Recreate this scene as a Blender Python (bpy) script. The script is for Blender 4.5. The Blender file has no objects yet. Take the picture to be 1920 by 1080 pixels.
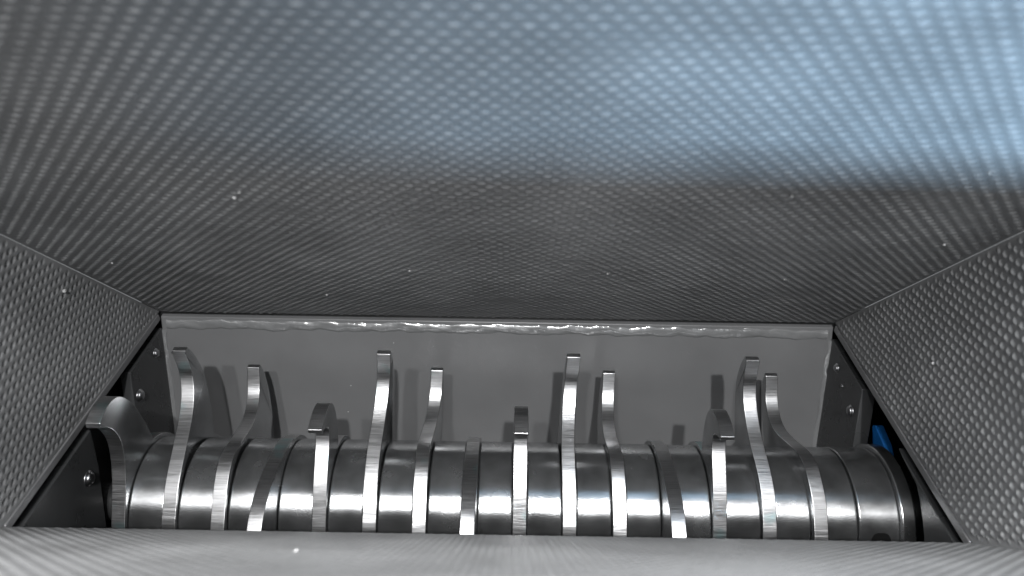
import bpy, bmesh, math, random
import numpy as np
from mathutils import Vector, Matrix

random.seed(7); rng = np.random.default_rng(7)
S = bpy.context.scene
COL = S.collection
R = math.radians

# ------------------------------------------------------------------ frame
CAM = Vector((0.0, 0.0, 0.50))
PITCH = R(32.2); CP, SP = math.cos(PITCH), math.sin(PITCH)
def W(x, Z, V):            # metres right / ahead / up as seen along the chute -> world
    return Vector((x, Z*CP + V*SP, -Z*SP + V*CP)) + CAM
ROLL = R(0.96)
cd = bpy.data.cameras.new('camera'); cam = bpy.data.objects.new('camera', cd); COL.objects.link(cam)
fwd = Vector((0, CP, -SP)); up0 = Vector((0, SP, CP)); rt0 = Vector((1, 0, 0))
rt = rt0*math.cos(ROLL) + up0*math.sin(ROLL); up = up0*math.cos(ROLL) - rt0*math.sin(ROLL)
cam.matrix_world = Matrix(((rt.x, up.x, -fwd.x, CAM.x), (rt.y, up.y, -fwd.y, CAM.y), (rt.z, up.z, -fwd.z, CAM.z), (0, 0, 0, 1)))
cd.sensor_width = 36; cd.lens = 36*1400/1920; cd.clip_start = 0.005; cd.clip_end = 50
cd.dof.use_dof = True; cd.dof.focus_distance = 0.49; cd.dof.aperture_fstop = 7.8
S.camera = cam

# ------------------------------------------------------------------ light
w = bpy.data.worlds.new('World'); S.world = w; w.use_nodes = True
bg = w.node_tree.nodes['Background']; bg.inputs[0].default_value = (0.93, 0.97, 1.0, 1); bg.inputs[1].default_value = 0.33
def area(name, pos, aim, size, power, col=(1, 1, 1), size_y=None):
    l = bpy.data.lights.new(name, 'AREA'); l.energy = power; l.size = size; l.color = col
    if size_y: l.shape = 'RECTANGLE'; l.size_y = size_y
    o = bpy.data.objects.new(name, l); COL.objects.link(o)
    p = W(*pos); o.location = p
    o.rotation_euler = (W(*aim) - p).to_track_quat('-Z', 'Y').to_euler()
    return o
area('workshop_lamp', (0.10, -1.15, 0.36), (0, .50, -.10), 0.035, 25.0)
area('workshop_lamp', (-0.17, -0.70, 0.24), (0, .50, -.10), 0.03, 5.0)
area('unseen_high_lamp', (0.0, -0.36, 0.285), (0, .46, -.12), 0.50, 3.2, size_y=0.04)
area('unseen_high_lamp', (-0.06, -0.20, 0.375), (0, .32, -.10), 0.30, 13.0, size_y=0.04)  # added lamp out of view, placed to brighten the front panel alone
blue = area('blue_daylight', (0.20, -0.35, -0.308), (0.22, .215, .055), 0.08, 1.7, (0.46, 0.73, 1.0)); blue.data.spread = R(54)
S.view_settings.view_transform = 'Standard'; S.view_settings.look = 'None'
S.view_settings.exposure = 0.0; S.view_settings.gamma = 1.0
S.cycles.use_denoising = True
S.cycles.max_bounces = 8; S.cycles.glossy_bounces = 5; S.cycles.diffuse_bounces = 4
S.cycles.sample_clamp_indirect = 4.0

# ------------------------------------------------------------------ materials
def mat(name, base, metal, rough, var=0.12, scale=60, bump=0.0, bscale=400, stretch=(1, 1, 1), coat=0.0, rvar=0.1, tint=None, aniso=0):
    m = bpy.data.materials.new(name); m.use_nodes = True
    nt = m.node_tree; N = nt.nodes; L = nt.links; b = N['Principled BSDF']
    tc = N.new('ShaderNodeTexCoord'); mp = N.new('ShaderNodeMapping'); mp.inputs['Scale'].default_value = stretch
    L.new(tc.outputs['Object'], mp.inputs[0])
    nz = N.new('ShaderNodeTexNoise'); nz.inputs['Scale'].default_value = scale; nz.inputs['Detail'].default_value = 6
    L.new(mp.outputs[0], nz.inputs[0])
    cr = N.new('ShaderNodeValToRGB')
    cr.color_ramp.elements[0].position = .3; cr.color_ramp.elements[1].position = .7
    cr.color_ramp.elements[0].color = tuple(c*(1-var) for c in base)+(1,)
    cr.color_ramp.elements[1].color = tuple(min(1, c*(1+var)) for c in base)+(1,)
    L.new(nz.outputs[0], cr.inputs[0])
    out = cr.outputs[0]
    if tint:
        n2 = N.new('ShaderNodeTexNoise'); n2.inputs['Scale'].default_value = 38; n2.inputs['Detail'].default_value = 2
        L.new(tc.outputs['Object'], n2.inputs[0])
        r2 = N.new('ShaderNodeValToRGB'); r2.color_ramp.elements[0].position = .62; r2.color_ramp.elements[1].position = .75
        L.new(n2.outputs[0], r2.inputs[0])
        mx = N.new('ShaderNodeMix'); mx.data_type = 'RGBA'; mx.blend_type = 'MIX'
        L.new(r2.outputs[0], mx.inputs[0]); L.new(out, mx.inputs[6]); mx.inputs[7].default_value = tint
        out = mx.outputs[2]
    L.new(out, b.inputs['Base Color'])
    mr = N.new('ShaderNodeMapRange'); mr.inputs[3].default_value = max(.02, rough-rvar); mr.inputs[4].default_value = rough+rvar
    L.new(nz.outputs[0], mr.inputs[0]); L.new(mr.outputs[0], b.inputs['Roughness'])
    b.inputs['Metallic'].default_value = metal; b.inputs['Coat Weight'].default_value = coat; b.inputs['Coat Roughness'].default_value = .12
    if aniso:
        tg = N.new('ShaderNodeTangent'); tg.direction_type = 'RADIAL'; tg.axis = 'X'
        L.new(tg.outputs[0], b.inputs['Tangent']); b.inputs['Anisotropic'].default_value = aniso; b.inputs['Anisotropic Rotation'].default_value = .25
    if bump:
        n3 = N.new('ShaderNodeTexNoise'); n3.inputs['Scale'].default_value = bscale; n3.inputs['Detail'].default_value = 4
        L.new(mp.outputs[0], n3.inputs[0])
        bp = N.new('ShaderNodeBump'); bp.inputs['Strength'].default_value = bump; bp.inputs['Distance'].default_value = .0004
        L.new(n3.outputs[0], bp.inputs['Height']); L.new(bp.outputs[0], b.inputs['Normal'])
    return m
M_sheet = mat('embossed_steel', (.22, .222, .225), .30, .48, .18, 18, .10, 1500, rvar=.12)
M_paint = mat('grey_paint', (.110, .111, .113), 0, .34, .09, 18, .12, 900, rvar=.06)
M_dark = mat('dark_paint', (.022, .0225, .023), 0, .38, .12, 30, .15, 700, rvar=.06)
M_shaft = mat('turned_steel', (.38, .385, .39), .95, .26, .30, 55, .12, 900, stretch=(1, 1, 1), rvar=.05, aniso=.8)
M_blade = mat('ground_steel', (.46, .46, .465), 1, .33, .20, 240, .22, 420, stretch=(.25, 6, 6), rvar=.13, tint=(.36, .55, .56, 1))
M_side = mat('blade_flank_steel', (.50, .505, .51), 1, .22, .25, 40, .05, 500, rvar=.06)
M_paint_shaded = mat('shaded_grey_paint', (.036, .037, .038), 0, .28, .15, 30, .15, 700, rvar=.06)  # same grey paint as the back plate, shade put into a darker colour
M_rim = mat('rim_steel', (.22, .22, .225), .6, .40, .1, 40, .1, 500)
M_bolt = mat('zinc_bolt', (.40, .40, .41), 1, .30, .1, 200, .1, 900)
M_blue = mat('blue_paint', (.010, .13, .42), 0, .45, .2, 90, .3, 900)
M_crumb = mat('pale_crumb', (.32, .32, .32), 0, .6, .1, 300)

# ------------------------------------------------------------------ helpers
def mesh_obj(name, verts, faces, m, parent=None, smooth=False, bevel=0.0, origin=None):
    """verts are world positions; stored local to the parent (or to origin)"""
    o0 = parent_loc(parent) if parent else Vector(origin or (0, 0, 0))
    me = bpy.data.meshes.new(name)
    me.from_pydata([tuple(Vector(v)-o0) for v in verts], [], faces)
    bm = bmesh.new(); bm.from_mesh(me); bmesh.ops.recalc_face_normals(bm, faces=bm.faces); bm.to_mesh(me); bm.free()
    me.materials.append(m)
    if smooth: me.polygons.foreach_set('use_smooth', [True]*len(me.polygons))
    o = bpy.data.objects.new(name, me); COL.objects.link(o)
    if parent: o.parent = parent
    else: o.location = o0
    if bevel:
        b = o.modifiers.new('bevel', 'BEVEL'); b.width = bevel; b.segments = 2; b.limit_method = 'ANGLE'; b.angle_limit = R(35)
        b.harden_normals = True
        me.polygons.foreach_set('use_smooth', [True]*len(me.polygons))
    return o
def parent_loc(p):
    v = Vector((0, 0, 0))
    while p is not None:
        v += p.location; p = p.parent
    return v
def thing(name, label, cat, loc, group=None):
    o = bpy.data.objects.new(name, None); COL.objects.link(o); o.location = loc; o.empty_display_size = .02
    o['label'] = label; o['category'] = cat
    if group: o['group'] = group
    return o
def tag(o, label, cat, group=None):
    o['label'] = label; o['category'] = cat
    if group: o['group'] = group
    return o
def box(x0, x1, y0, y1, z0, z1):
    v = [Vector((x, y, z)) for x in (x0, x1) for y in (y0, y1) for z in (z0, z1)]
    f = [(0, 1, 3, 2), (4, 6, 7, 5), (0, 4, 5, 1), (2, 3, 7, 6), (0, 2, 6, 4), (1, 5, 7, 3)]
    return v, f
def prism(poly, x0, x1):    # poly: (y,z) world outline
    n = len(poly)
    v = [Vector((x0, a, b)) for a, b in poly] + [Vector((x1, a, b)) for a, b in poly]
    f = [tuple(range(n)), tuple(range(2*n-1, n-1, -1))] + [(i, (i+1) % n, n+(i+1) % n, n+i) for i in range(n)]
    return v, f

# ------------------------------------------------------------------ hopper
CZ = CAM.z
XL, XR = -0.2606, 0.2394                    # chute sides
YF, YB, ZT = 0.2576, 0.4560, CZ-0.3127      # throat: near edge, far edge, height
ang = R(14.4)
D = W(0, -math.cos(ang), math.sin(ang)) - CAM          # up the chute, towards the camera
NT = Vector((0, -D.z, D.y))                            # from the far wall inwards
if NT.y > 0: NT = -NT
PX, PS = 0.0066, 0.0040                     # emboss period across / row spacing along the chute
def emboss(a, s, amp, ra=.00215, rs=.00132):
    """a across, s along chute; staggered rows of small oval bumps"""
    row = np.floor(s/PS)
    h = np.zeros_like(a)
    for dr in (-1, 0, 1):
        rr = row+dr
        off = (rr % 2)*.5*PX
        da = (a-off+.5*PX) % PX - .5*PX
        ds = s-(rr+.5)*PS
        q = (da/ra)**2 + (ds/rs)**2
        h = np.maximum(h, np.where(q < 1, (1-q)**1.1, 0))
    ca = np.floor((a-(row % 2)*.5*PX+.5*PX)/PX)
    rnd = np.sin(ca*12.9898+row*78.233)*43758.5453; rnd = rnd-np.floor(rnd)
    worn = np.sin(a*41+2*np.sin(s*23+1))*np.sin(s*37+1.7*np.sin(a*29))
    return amp*h*(.86+.28*rnd)*(1-.35*np.clip(worn-.55, 0, .45)/.45)
def sheet(name, P, sgn_n, A, Sx, amp, parent, thick=.0022, fade=None, oval=(.00215, .00132)):
    """P(a,s)->world xyz arrays; A,Sx 2-D param arrays"""
    na, ns = A.shape
    X, Y, Z = P(A, Sx)
    h = emboss(A, Sx, amp, *oval)
    if fade is not None: h = h*fade
    h = h + .0003*np.sin(A*11+1)*np.sin(Sx*9)         # very slight oil-canning
    n = sgn_n
    top = np.stack([X+n[0]*h, Y+n[1]*h, Z+n[2]*h], -1).reshape(-1, 3)
    o0 = np.array(parent_loc(parent))
    idx = np.arange(na*ns).reshape(na, ns)
    f = np.stack([idx[:-1, :-1], idx[1:, :-1], idx[1:, 1:], idx[:-1, 1:]], -1).reshape(-1, 4)
    # backing skin so the sheet has thickness
    c = [idx[0, 0], idx[-1, 0], idx[-1, -1], idx[0, -1]]
    base = np.stack([X, Y, Z], -1).reshape(-1, 3)
    bk = base[c] - np.array(n)*thick
    fr = base[c] - np.array(n)*.00003
    v = np.concatenate([top, fr, bk]) - o0
    k = na*ns
    f2 = np.array([[k+4, k+5, k+6, k+7]] + [[k+i, k+(i+1) % 4, k+4+(i+1) % 4, k+4+i] for i in range(4)])
    f = np.concatenate([f, f2])
    me = bpy.data.meshes.new(name)
    me.vertices.add(len(v)); me.vertices.foreach_set('co', v.astype(np.float32).ravel())
    me.loops.add(f.size); me.loops.foreach_set('vertex_index', f.astype(np.int32).ravel())
    me.polygons.add(len(f)); me.polygons.foreach_set('loop_start', (np.arange(len(f))*4).astype(np.int32))
    me.update(calc_edges=True)
    me.polygons.foreach_set('use_smooth', [True]*(len(f)-5)+[False]*5)
    me.materials.append(M_sheet)
    o = bpy.data.objects.new(name, me); COL.objects.link(o); o.parent = parent
    return o
hopper = thing('feed_hopper', 'grey embossed sheet steel feed chute sloping down to the blade shaft', 'hopper', (0, YB, ZT))
L_top = (W(0, .5525, 0)-W(0, .12, 0)).length/math.cos(ang)
def edgefade(A, lo, hi, m=.005):
    return np.clip((A-lo-.0012)/m, 0, 1)*np.clip((hi-A-.0012)/m, 0, 1)
da, ds = .00075, .00052
def grid(lo, hi, s0, s1, step_s=ds):
    a = np.linspace(lo, hi, int((hi-lo)/da)+1); s = np.linspace(s0, s1, int((s1-s0)/step_s)+1)
    return np.meshgrid(a, s, indexing='ij')
# far (upper) wall
A, Sx = grid(XL+.0007, XR-.0007, 0.0, L_top)
sheet('back_panel', lambda a, s: (a, YB+D.y*s, ZT+D.z*s), NT, A, Sx, .00075, hopper, oval=(.00270, .00155), fade=edgefade(A, XL, XR)*np.clip(Sx/.002, 0, 1))
for xs in (XL, XR):
    v = [Vector((xs+ex, YB+D.y*t_-NT.y*dn, ZT+D.z*t_-NT.z*dn)) for ex in (-.004, .004) for t_ in (.0, L_top) for dn in (.0024, .005)]
    mesh_obj('corner_seam', v, [(0, 1, 3, 2), (4, 6, 7, 5), (0, 4, 5, 1), (2, 3, 7, 6), (0, 2, 6, 4), (1, 5, 7, 3)], M_dark, hopper)
# near (lower) wall
L_fr = (.3847-.10)/math.cos(ang)
A, Sx = grid(XL, XR, 0.0, L_fr)
sheet('front_panel', lambda a, s: (a, YF+D.y*s, ZT+D.z*s), -NT, A, Sx, .00040, hopper, fade=edgefade(A, XL, XR)*np.clip(Sx/.003, 0, 1))
# side walls: a measured square to the chute from the near wall
Hc = (Vector((0, YF, ZT))-Vector((0, YB, ZT))).dot(NT)
sB = Vector((0, YF-YB, 0)).dot(D)           # throat near edge in s measured from the far edge
L_side = (.5525+.02)/math.cos(ang)
a = np.linspace(0, Hc, int(Hc/.00066)+1); k = np.concatenate([np.linspace(0, .42, 560, endpoint=False), np.linspace(.42, 1, 480)])
A, K = np.meshgrid(a, k, indexing='ij')
s_lo = sB*(A/Hc)                             # A: 0 at the far wall, Hc at the near wall
Sx = s_lo+(L_side-s_lo)*K
for nm, x, n, amp in (('side_panel', XL, (1, 0, 0), -.00115), ('side_panel', XR, (-1, 0, 0), .00120)):
    sheet(nm, lambda a_, s_: (np.full_like(a_, x), YB+NT.y*a_+D.y*s_, ZT+NT.z*a_+D.z*s_), n, A, Sx, amp, hopper,
          fade=edgefade(A, 0, Hc, .004)*np.clip((Sx-s_lo)/.003, 0, 1))
# rim bars under the sheet edges
T = .0055
for x0, x1 in ((XL-.003, XL+.0010), (XR-.0010, XR+.003)):
    v, f = box(x0, x1, YF+.001, YB-.003, ZT-T, ZT-.0004); mesh_obj('rim', v, f, M_rim, hopper, bevel=.0008)
v, f = box(XL-.002, XR+.002, YB+.003, YB+.006, ZT-.0060, ZT-.0003); mesh_obj('rim', v, f, M_dark, hopper)
v, f = box(XL-.002, XR+.002, YF-.004, YF-.0005, ZT-.006, ZT-.0004); mesh_obj('rim', v, f, M_rim, hopper)

# ------------------------------------------------------------------ housing
RY, RZ = W(0, .50, -.147).y, W(0, .50, -.147).z
housing = thing('shredder_housing', 'grey painted cutting chamber with weld seam and bolted side plates', 'machine housing', (0, RY, 0.0))
PT = ZT-.0042                                # top of the back plate
lean = math.tan(R(15.4))
bx0, bx1 = XL, XR
zb = ZT-.16
v = []
yb0 = YB-.0005
poly = [(yb0, PT), (yb0+.008, PT), (yb0+.008-lean*(PT-zb), zb), (yb0-lean*(PT-zb), zb)]
v, f = prism(poly, bx0, bx1); back_plate = mesh_obj('back_plate', v, f, M_paint, housing, bevel=.0007)
# weld bead along the top, rippled
def bead(name, p0, p1, r, n_out, n_dn, seed, parent):
    rg = np.random.default_rng(seed)
    n = int((p1-p0).length/.0008); m = 13
    ph = rg.uniform(0, 6, 8); vs = []; fs = []
    for i in range(n+1):
        t = i/n; L = (p1-p0).length*t
        c = p0.lerp(p1, t)
        wob = .0004*math.sin(L*95+ph[0])+.0003*math.sin(L*240+ph[1])+.0002*math.sin(L*610+ph[2])
        rr = r*(1+.05*math.sin(L*130+ph[3])+.04*math.sin(L*320+ph[4]))
        saw = ((L/.0042+.3*math.sin(L*80)) % 1.0)
        for j in range(m):
            a_ = math.pi*j/(m-1)
            rj = rr*(1+.07*saw*math.sin(a_)+.10*math.sin(L*260+ph[7]+2*math.sin(L*47))*math.sin(a_*2)+.10*math.sin(a_*3+L*130+ph[5])*math.sin(a_)+.05*math.sin(L*330+a_*4+ph[6]))
            flat = .40
            vs.append(c + n_dn*(math.cos(a_)*rj*1.25+wob) + n_out*(math.sin(a_)*rj*flat-.0002))
    for i in range(n):
        for j in range(m-1):
            b_ = i*m+j; fs.append((b_, b_+1, b_+m+1, b_+m))
    return mesh_obj(name, vs, fs, M_weld, parent, smooth=True)
M_weld = mat('weld_paint', (.14, .142, .144), 0, .17, .05, 60, .25, 700, rvar=.05, coat=.6)
pn = Vector((0, -math.cos(R(15.4)), -math.sin(R(15.4))*-1)); pn = Vector((0, -math.cos(R(15.4)), math.sin(R(15.4))))
pdn = Vector((0, -math.sin(R(15.4)), -math.cos(R(15.4))))
q = Vector((0, yb0, PT)) + pdn*.0056
M_weld.node_tree.nodes['Principled BSDF'].inputs['Specular IOR Level'].default_value = 1.0
M_weld.node_tree.nodes['Principled BSDF'].inputs['Coat Weight'].default_value = 1.0
bead('weld_bead', Vector((XL+.004, q.y, q.z)), Vector((XR-.004, q.y, q.z)), .0029, pn, pdn, 3, housing)
for xs, sx in ((XL+.0015, 1), (XR-.0015, -1)):
    p0 = Vector((xs, 0, 0))+Vector((0, yb0, PT))+pdn*.010; p1 = p0+pdn*.095
    bead('weld_bead', p0+pn*.0005, p1+pn*.0005, .0021, (pn+Vector((sx, 0, 0))).normalized(), Vector((sx, 0, 0))*.7-pn*.3, 5+sx, housing)
# outer chamber walls, floor, front
OX0, OX1 = XL-.020, XR+.050
v, f = box(OX0-.006, OX0, YF-.05, YB+.02, ZT-.20, ZT-.0058); mesh_obj('chamber_wall', v, f, M_dark, housing)
v, f = box(OX1, OX1+.006, YF-.05, YB+.02, ZT-.20, ZT-.0058); mesh_obj('chamber_wall', v, f, M_dark, housing)
v, f = box(OX0, OX1, YF-.05, YF-.044, ZT-.20, ZT-.0064); mesh_obj('chamber_wall', v, f, M_dark, housing)
v, f = box(OX0, OX1, YF-.044, YB+.02, ZT-.206, ZT-.20); mesh_obj('chamber_floor', v, f, M_dark, housing)
v, f = box(OX0, XL-.0028, YF-.0040, YB+.02, ZT-.0062, ZT-.0022); mesh_obj('light_block_strip', v, f, M_dark, housing)  # these strips are added to block light leaking in at the housing top
v, f = box(XR+.0028, OX1, YF-.0040, YB+.02, ZT-.0062, ZT-.0022); mesh_obj('light_block_strip', v, f, M_dark, housing)
v, f = box(OX0, OX1, YB+.0062, YB+.02, ZT-.0062, ZT-.0022); mesh_obj('light_block_strip', v, f, M_dark, housing)
v, f = box(OX0, OX1, YB+.0202, YB+.024, ZT-.20, ZT-.0022); mesh_obj('chamber_wall', v, f, M_dark, housing)
v, f = box(OX0, OX1, YF-.0438, YF-.0042, ZT-.0062, ZT-.0022); mesh_obj('light_block_strip', v, f, M_dark, housing)
# upper side plates (behind the shaft) and lower ones (in front of it)
PZ = CZ-.3250
def side_plate(poly, xin, out, th, m=M_paint_shaded):
    x0, x1 = (xin, xin+out*th)
    v, f = prism(poly, min(x0, x1), max(x0, x1))
    return mesh_obj('side_plate', v, f, m, housing, bevel=.0007)
ybk = lambda z: yb0-lean*(PT-z)
up_poly = lambda y0: [(ybk(PZ)-.0006, PZ), (y0, PZ), (y0-.0125, PZ-.045), (y0-.030, PZ-.11), (ybk(PZ-.11)-.0006, PZ-.11)]
pl_l = side_plate(up_poly(.399), XL+.0005, -1, .0075)
pl_r = side_plate(up_poly(.3945), XR-.0005, 1, .0100)
lo_l = side_plate([(YF-.04, PZ), (.343, PZ), (.3415, PZ-.010), (.3385, PZ-.026), (.329, PZ-.055), (.318, PZ-.09), (.318, PZ-.15), (YF-.04, PZ-.15)], XL+.0005, -1, .009)
arc = [(.3388, PZ)]
for i in range(17):
    t = R(94+i*8); arc.append((RY+.0715*math.cos(t), RZ+.0715*math.sin(t)))
arc = [p for p in arc if p[1] <= PZ]
lo_r = side_plate([(YF-.04, PZ)]+arc+[(YF-.04, arc[-1][1])], XR-.0005, 1, .009)
def bolt(x, sx, Z, V, r, parent, flat=.4):
    p = W(x, Z, V); vs = []; fs = []; n = 20; rings = [(1.25, 0), (1.25, .12), (1.0, .14), (.97, .42), (.8, .62), (.5, .74), (0.001, .78)]
    for rr, hh in rings:
        for i in range(n):
            a_ = 2*math.pi*i/n; vs.append(p+Vector((sx*hh*r, math.cos(a_)*r*rr, math.sin(a_)*r*rr)))
    for k_ in range(len(rings)-1):
        for i in range(n): fs.append((k_*n+i, k_*n+(i+1) % n, (k_+1)*n+(i+1) % n, (k_+1)*n+i))
    return mesh_obj('bolt', vs, fs, M_bolt, parent, smooth=True)
def from_px(px, py, x):
    X, Y = px-960, py-540
    c, s = math.cos(ROLL), math.sin(ROLL); X, Y = X*c+Y*s, -X*s+Y*c
    Z = 1400*x/X
    return Z, -Y*Z/1400
for px, py, x, sx, r, par in ((292, 662, XL+.0005, 1, .0034, pl_l), (262, 741, XL+.0005, 1, .0044, pl_l), (166, 897, XL+.0005, 1, .0048, lo_l),
                         (1569, 690, XR-.0005, -1, .0032, pl_r), (1595, 770, XR-.0005, -1, .0040, pl_r), (1579, 724, XR-.0005, -1, .0014, pl_r)):
    Z, V = from_px(px, py, x); bolt(x, sx, Z, V, r*.82, par)

# ------------------------------------------------------------------ rotor
rotor = thing('blade_rotor', 'polished steel shaft carrying a row of fifteen curved hook blades', 'rotor', (0, RY, RZ))
RS, RR = .0430, .0457
TH = .0086
SL = [-.2373+.03053*i for i in range(15)]           # blade slots from the left
def cyl(name, x0, x1, r0, m, parent, ch=.0007, r1=None, seg=96, rings_extra=()):
    r1 = r1 or r0
    prof = [(x0, r0-.012), (x0, r0-ch*1.6), (x0, r0-ch), (x0+ch*.4, r0-ch*.35), (x0+ch, r0), (x0+ch*1.6, r0), (x1-ch*1.6, r1), (x1-ch, r1), (x1-ch*.4, r1-ch*.35), (x1, r1-ch), (x1, r1-ch*1.6), (x1, r1-.012)]
    vs = []; fs = []
    for x, r in prof:
        for i in range(seg):
            a_ = 2*math.pi*i/seg; vs.append(Vector((x, RY+r*math.cos(a_), RZ+r*math.sin(a_))))
    for k_ in range(len(prof)-1):
        for i in range(seg): fs.append((k_*seg+i, k_*seg+(i+1) % seg, (k_+1)*seg+(i+1) % seg, (k_+1)*seg+i))
    fs.append(tuple(range(seg))); fs.append(tuple((len(prof)-1)*seg+i for i in range(seg)))
    o = mesh_obj(name, vs, fs, m, parent, smooth=True)
    sh = [len(p.vertices) < 5 for p in o.data.polygons]; o.data.polygons.foreach_set('use_smooth', sh)
    return o
cyl('shaft', SL[0], XR+.045, .0300, M_shaft, rotor)
g = .0004
for i in range(14):
    cyl('spacer_ring', SL[i]+TH/2+g, SL[i+1]-TH/2-g, RS, M_shaft, rotor)
cyl('spacer_ring', SL[14]+TH/2+g, .2142, RS, M_shaft, rotor)
cyl('shaft_stub', XL-.018, SL[0]-TH/2+.001, .0125, M_dark, rotor)
cyl('end_collar', .2152, .2398, RS+.0002, M_shaft, rotor)
cyl('end_collar', .2402, .2490, RS+.0028, M_shaft, rotor)

M_black = mat('painted_shade_black', (.006, .006, .006), 0, .7, .1, 100)
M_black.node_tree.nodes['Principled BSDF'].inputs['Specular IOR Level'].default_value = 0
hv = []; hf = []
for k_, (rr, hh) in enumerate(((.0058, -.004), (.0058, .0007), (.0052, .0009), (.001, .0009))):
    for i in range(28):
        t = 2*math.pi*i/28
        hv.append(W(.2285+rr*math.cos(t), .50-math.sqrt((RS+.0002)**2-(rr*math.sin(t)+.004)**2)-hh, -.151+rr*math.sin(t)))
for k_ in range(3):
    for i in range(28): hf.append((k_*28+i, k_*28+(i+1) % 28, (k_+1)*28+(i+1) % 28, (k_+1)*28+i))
mesh_obj('collar_shade_disc', hv, hf, M_black, rotor)  # raised disc on the collar, its black colour stands in for dark shade

lead = {
 'A': [(-.0457, .002), (-.0428, .018), (-.0375, .031), (-.029, .045), (-.0185, .060), (-.0130, .073), (-.0125, .085), (-.0175, .095), (-.0262, .1035)],
 'B': [(-.0480, -.010), (-.0470, .004), (-.0425, .022), (-.0335, .0375), (-.0185, .0462), (.004, .0500), (.0205, .0580), (.0285, .0715), (.0265, .0880)],
 'C': [(-.0457, .003), (-.0445, .022), (-.0420, .038), (-.0400, .0500), (-.0425, .0590), (-.0490, .0605), (-.0575, .0588)],
 'X': [(-.0457, .003), (-.0455, .022), (-.0470, .037), (-.0520, .051), (-.0600, .0590), (-.0680, .0625), (-.0742, .0630)],
 'D': [(-.0457, -.052), (-.0560, -.045), (-.0650, -.035), (-.0715, -.022)],
}
back = {
 'A': [(-.0235, .1060), (-.0130, .1000), (-.0015, .0890), (.0060, .0740), (.0105, .0600), (.0135, .0440)],
 'B': [(.0290, .0900), (.0385, .0800), (.0440, .0640), (.0450, .0460), (.0410, .0200)],
 'C': [(-.0588, .0612), (-.0490, .0700), (-.0375, .0740), (-.0265, .0690), (-.0195, .0580), (-.0145, .0434)],
 'X': [(-.0755, .0660), (-.0670, .0755), (-.0550, .0785), (-.0400, .0725), (-.0240, .0590), (-.0110, .0444)],
 'D': [(-.0742, -.0210), (-.0745, -.004), (-.0700, .010), (-.0625, .0205), (-.0500, .0305), (-.0300, .0405), (-.0120, .0462)],
}
def cr(pts, n=7):
    out = []
    P = [pts[0]]+list(pts)+[pts[-1]]
    for i in range(1, len(P)-2):
        p0, p1, p2, p3 = (np.array(P[i+j]) for j in (-1, 0, 1, 2))
        for k_ in range(n):
            t = k_/n
            out.append(tuple(.5*((2*p1)+(-p0+p2)*t+(2*p0-5*p1+4*p2-p3)*t*t+(-p0+3*p1-3*p2+p3)*t**3)))
    out.append(tuple(pts[-1])); return out
# measured run of every blade in the photograph's upright frame: (height, sideways)
RUN = {
 1: [(134, -623), (184, -606), (223, -606), (281, -613), (329, -622), (377, -632), (450, -636)],
 5: [(131, -239), (168, -238), (207, -241), (241, -245), (289, -251), (337, -258), (443, -260)],
 9: [(133, 118), (172, 115), (211, 110), (259, 110), (307, 111), (355, 112), (442, 115)],
 13: [(135, 454), (171, 449), (215, 451), (253, 457), (301, 468), (339, 478), (378, 486), (445, 490)],
 2: [(159, -483), (197, -481), (230, -483), (264, -492), (291, -510), (323, -530), (366, -541), (448, -549)],
 6: [(160, -138), (205, -140), (244, -146), (273, -153), (297, -161), (336, -164), (389, -168), (456, -173)],
 10: [(160, 185), (210, 183), (248, 184), (282, 190), (306, 201), (354, 205), (402, 208), (459, 210)],
 14: [(160, 490), (204, 490), (243, 498), (271, 516), (290, 546), (319, 565), (367, 576), (415, 589), (458, 599)],
}
def blade(i, kind, name='hook_blade'):
    x0 = SL[i]
    L_ = cr(lead[kind]); B_ = cr(back[kind])
    prof = L_+B_
    a1 = math.atan2(B_[-1][1], B_[-1][0]); a0 = math.atan2(L_[0][1], L_[0][0])
    if a0 > a1: a0 -= 2*math.pi
    # ring from the back root, clockwise round the far side, to the lead root
    n = 44
    for k_ in range(1, n):
        t = a1+(a0-a1)*k_/n; prof.append((RR*math.cos(t), RR*math.sin(t)))
    hs = [p[1] for p in L_]; xs = []
    run = RUN.get(i)
    if run: pf = np.polyfit([r[0]/300-1 for r in run], [r[1] for r in run], 4)
    for u_, v_ in L_:
        if run is None: xs.append(0.0); continue
        Z = .5+u_; Y = (.147-v_)*1400/Z
        ry = [r[0] for r in run]; rx = [r[1] for r in run]
        if kind == 'A': X = float(np.polyval(pf, min(max(Y, run[0][0]), run[-1][0])/300-1))
        else: X = float(np.mean([np.interp(Y+o_, ry, rx) for o_ in (-12, -6, 0, 6, 12)]))
        xs.append(X*Z/1400-x0)
    def dx(v_):
        if run is None or v_ < .012: return 0.0
        o_ = np.argsort(hs); b_ = float(np.interp(v_, np.array(hs)[o_], np.array(xs)[o_]))
        return b_*min(1, (v_-.012)/.035)
    n = len(prof); vs = []
    nl, nb = len(L_), len(B_); tipv = B_[0][1]; tipd = dx(L_[-1][1])
    off = [dx(p[1]) for p in L_]+[tipd*min(1, max(0, (p[1]-.04)/(tipv-.04))) for p in B_]+[0.0]*(n-nl-nb)
    for sx in (-1, 1):
        for u_, v_ in prof:
            vs.append(W(x0+off[len(vs) % n]+sx*TH/2, .5+u_, -.147+v_))
    fs = [tuple(range(n)), tuple(range(2*n-1, n-1, -1))]+[(k_, (k_+1) % n, n+(k_+1) % n, n+k_) for k_ in range(n)]
    o = mesh_obj(name, vs, fs, M_blade, rotor, bevel=.0005)
    o.data.materials.append(M_side)
    for p in o.data.polygons:
        if len(p.vertices) > 4: p.material_index = 1
    return o
kinds = 'XABDCABDCABDCAB'
for i, k_ in enumerate(kinds): blade(i, k_)

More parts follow.
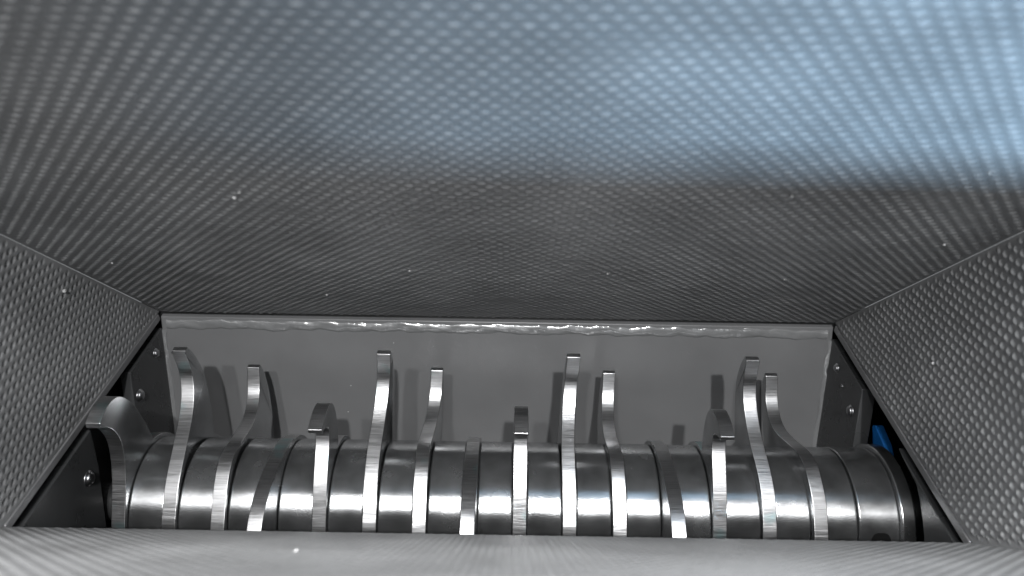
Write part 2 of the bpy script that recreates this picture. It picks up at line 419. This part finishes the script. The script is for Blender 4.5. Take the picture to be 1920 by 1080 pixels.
# ------------------------------------------------------------------ blue part beyond the right slot
bb = W(XR+.045, .50, -.09)
def pw(px, py, x):
    Z, V = from_px(px, py, x); return W(x, Z, V)
xb = XR+.016
P = [pw(px, py, xb) for px, py in ((1635, 797), (1641, 797), (1657, 836), (1664, 872), (1642, 878), (1636, 845))]
vs = P+[p+Vector((.006, 0, 0)) for p in P]; n = len(P)
fs = [tuple(range(n)), tuple(range(2*n-1, n-1, -1))]+[(i, (i+1) % n, n+(i+1) % n, n+i) for i in range(n)]
o = mesh_obj('blue_bracket', vs, fs, M_blue, None, bevel=.0008, origin=P[0])
tag(o, 'blue painted pointed bracket behind the right end of the shaft', 'bracket')

# ------------------------------------------------------------------ crumbs stuck to the sheet
def crumb(p, r, label):
    bm = bmesh.new(); bmesh.ops.create_icosphere(bm, subdivisions=2, radius=r)
    for v_ in bm.verts: v_.co *= 1+random.uniform(-.35, .35)
    me = bpy.data.meshes.new('plastic_crumb'); bm.to_mesh(me); bm.free(); me.materials.append(M_crumb)
    o = bpy.data.objects.new('plastic_crumb', me); COL.objects.link(o); o.location = p
    tag(o, label, 'crumb', 'pale crumbs stuck to the chute walls')
def on_top(px, py):
    X, Y = px-960, py-540; c, s = math.cos(ROLL), math.sin(ROLL); X, Y = X*c+Y*s, -X*s+Y*c
    t_ = math.tan(ang); k0 = -.0215+.5525*t_
    Z = k0/(t_-Y/1400); return W(X*Z/1400, Z, -Y*Z/1400) + NT*.0006
def on_front(px, py):
    X, Y = px-960, py-540; c, s = math.cos(ROLL), math.sin(ROLL); X, Y = X*c+Y*s, -X*s+Y*c
    t_ = math.tan(ang); k0 = -.1274+.3847*t_
    Z = k0/(t_-Y/1400); return W(X*Z/1400, Z, -Y*Z/1400) - NT*.0006
for px, py, r, lb in ((440, 368, .0008, 'lower half of a pale double crumb on the upper left of the back panel'),
                      (449, 358, .0006, 'upper half of a pale double crumb on the upper left of the back panel'),
                      (211, 491, .0006, 'pale crumb on the back panel above the left side panel corner'),
                      (613, 551, .0008, 'pale crumb low on the back panel above the short hooked blade'),
                      (769, 505, .0008, 'pale crumb on the back panel left of centre above the weld'),
                      (1140, 510, .0008, 'pale crumb on the back panel right of centre above the weld'),
                      (1471, 521, .0008, 'pale crumb low on the back panel near the right corner'),
                      (1485, 365, .0007, 'pale crumb just below the blue lit part of the back panel'),
                      (1770, 456, .0007, 'pale crumb on the back panel at the right side panel edge'),
                      (1855, 321, .0006, 'pale crumb at the far right border of the blue light')):
    crumb(on_top(px, py), r, lb)
crumb(pw(121, 546, XL+.0008), .0011, 'largest pale crumb on the left side panel')
crumb(pw(1749, 681, XR-.0010), .0009, 'pale crumb in the middle of the right side panel')
crumb(on_front(555, 1036), .0008, 'pale crumb on the front panel below the blades')

for px, py, lb in ((658, 723, 'tiny pale speck on the grey back plate right of the short hooked blade'),
                   (738, 643, 'tiny pale speck high on the grey back plate above the tallest left blade'),
                   (653, 772, 'tiny pale speck low on the grey back plate beside the short hooked blade')):
    X, Y = px-960, py-540; c_, s_ = math.cos(ROLL), math.sin(ROLL); X, Y = X*c_+Y*s_, -X*s_+Y*c_
    dr = W(X/1400, 1, -Y/1400)-CAM; p0 = Vector((0, yb0, PT))
    t_ = (p0-CAM).dot(pn)/dr.dot(pn); crumb(CAM+dr*t_, .00045, lb)
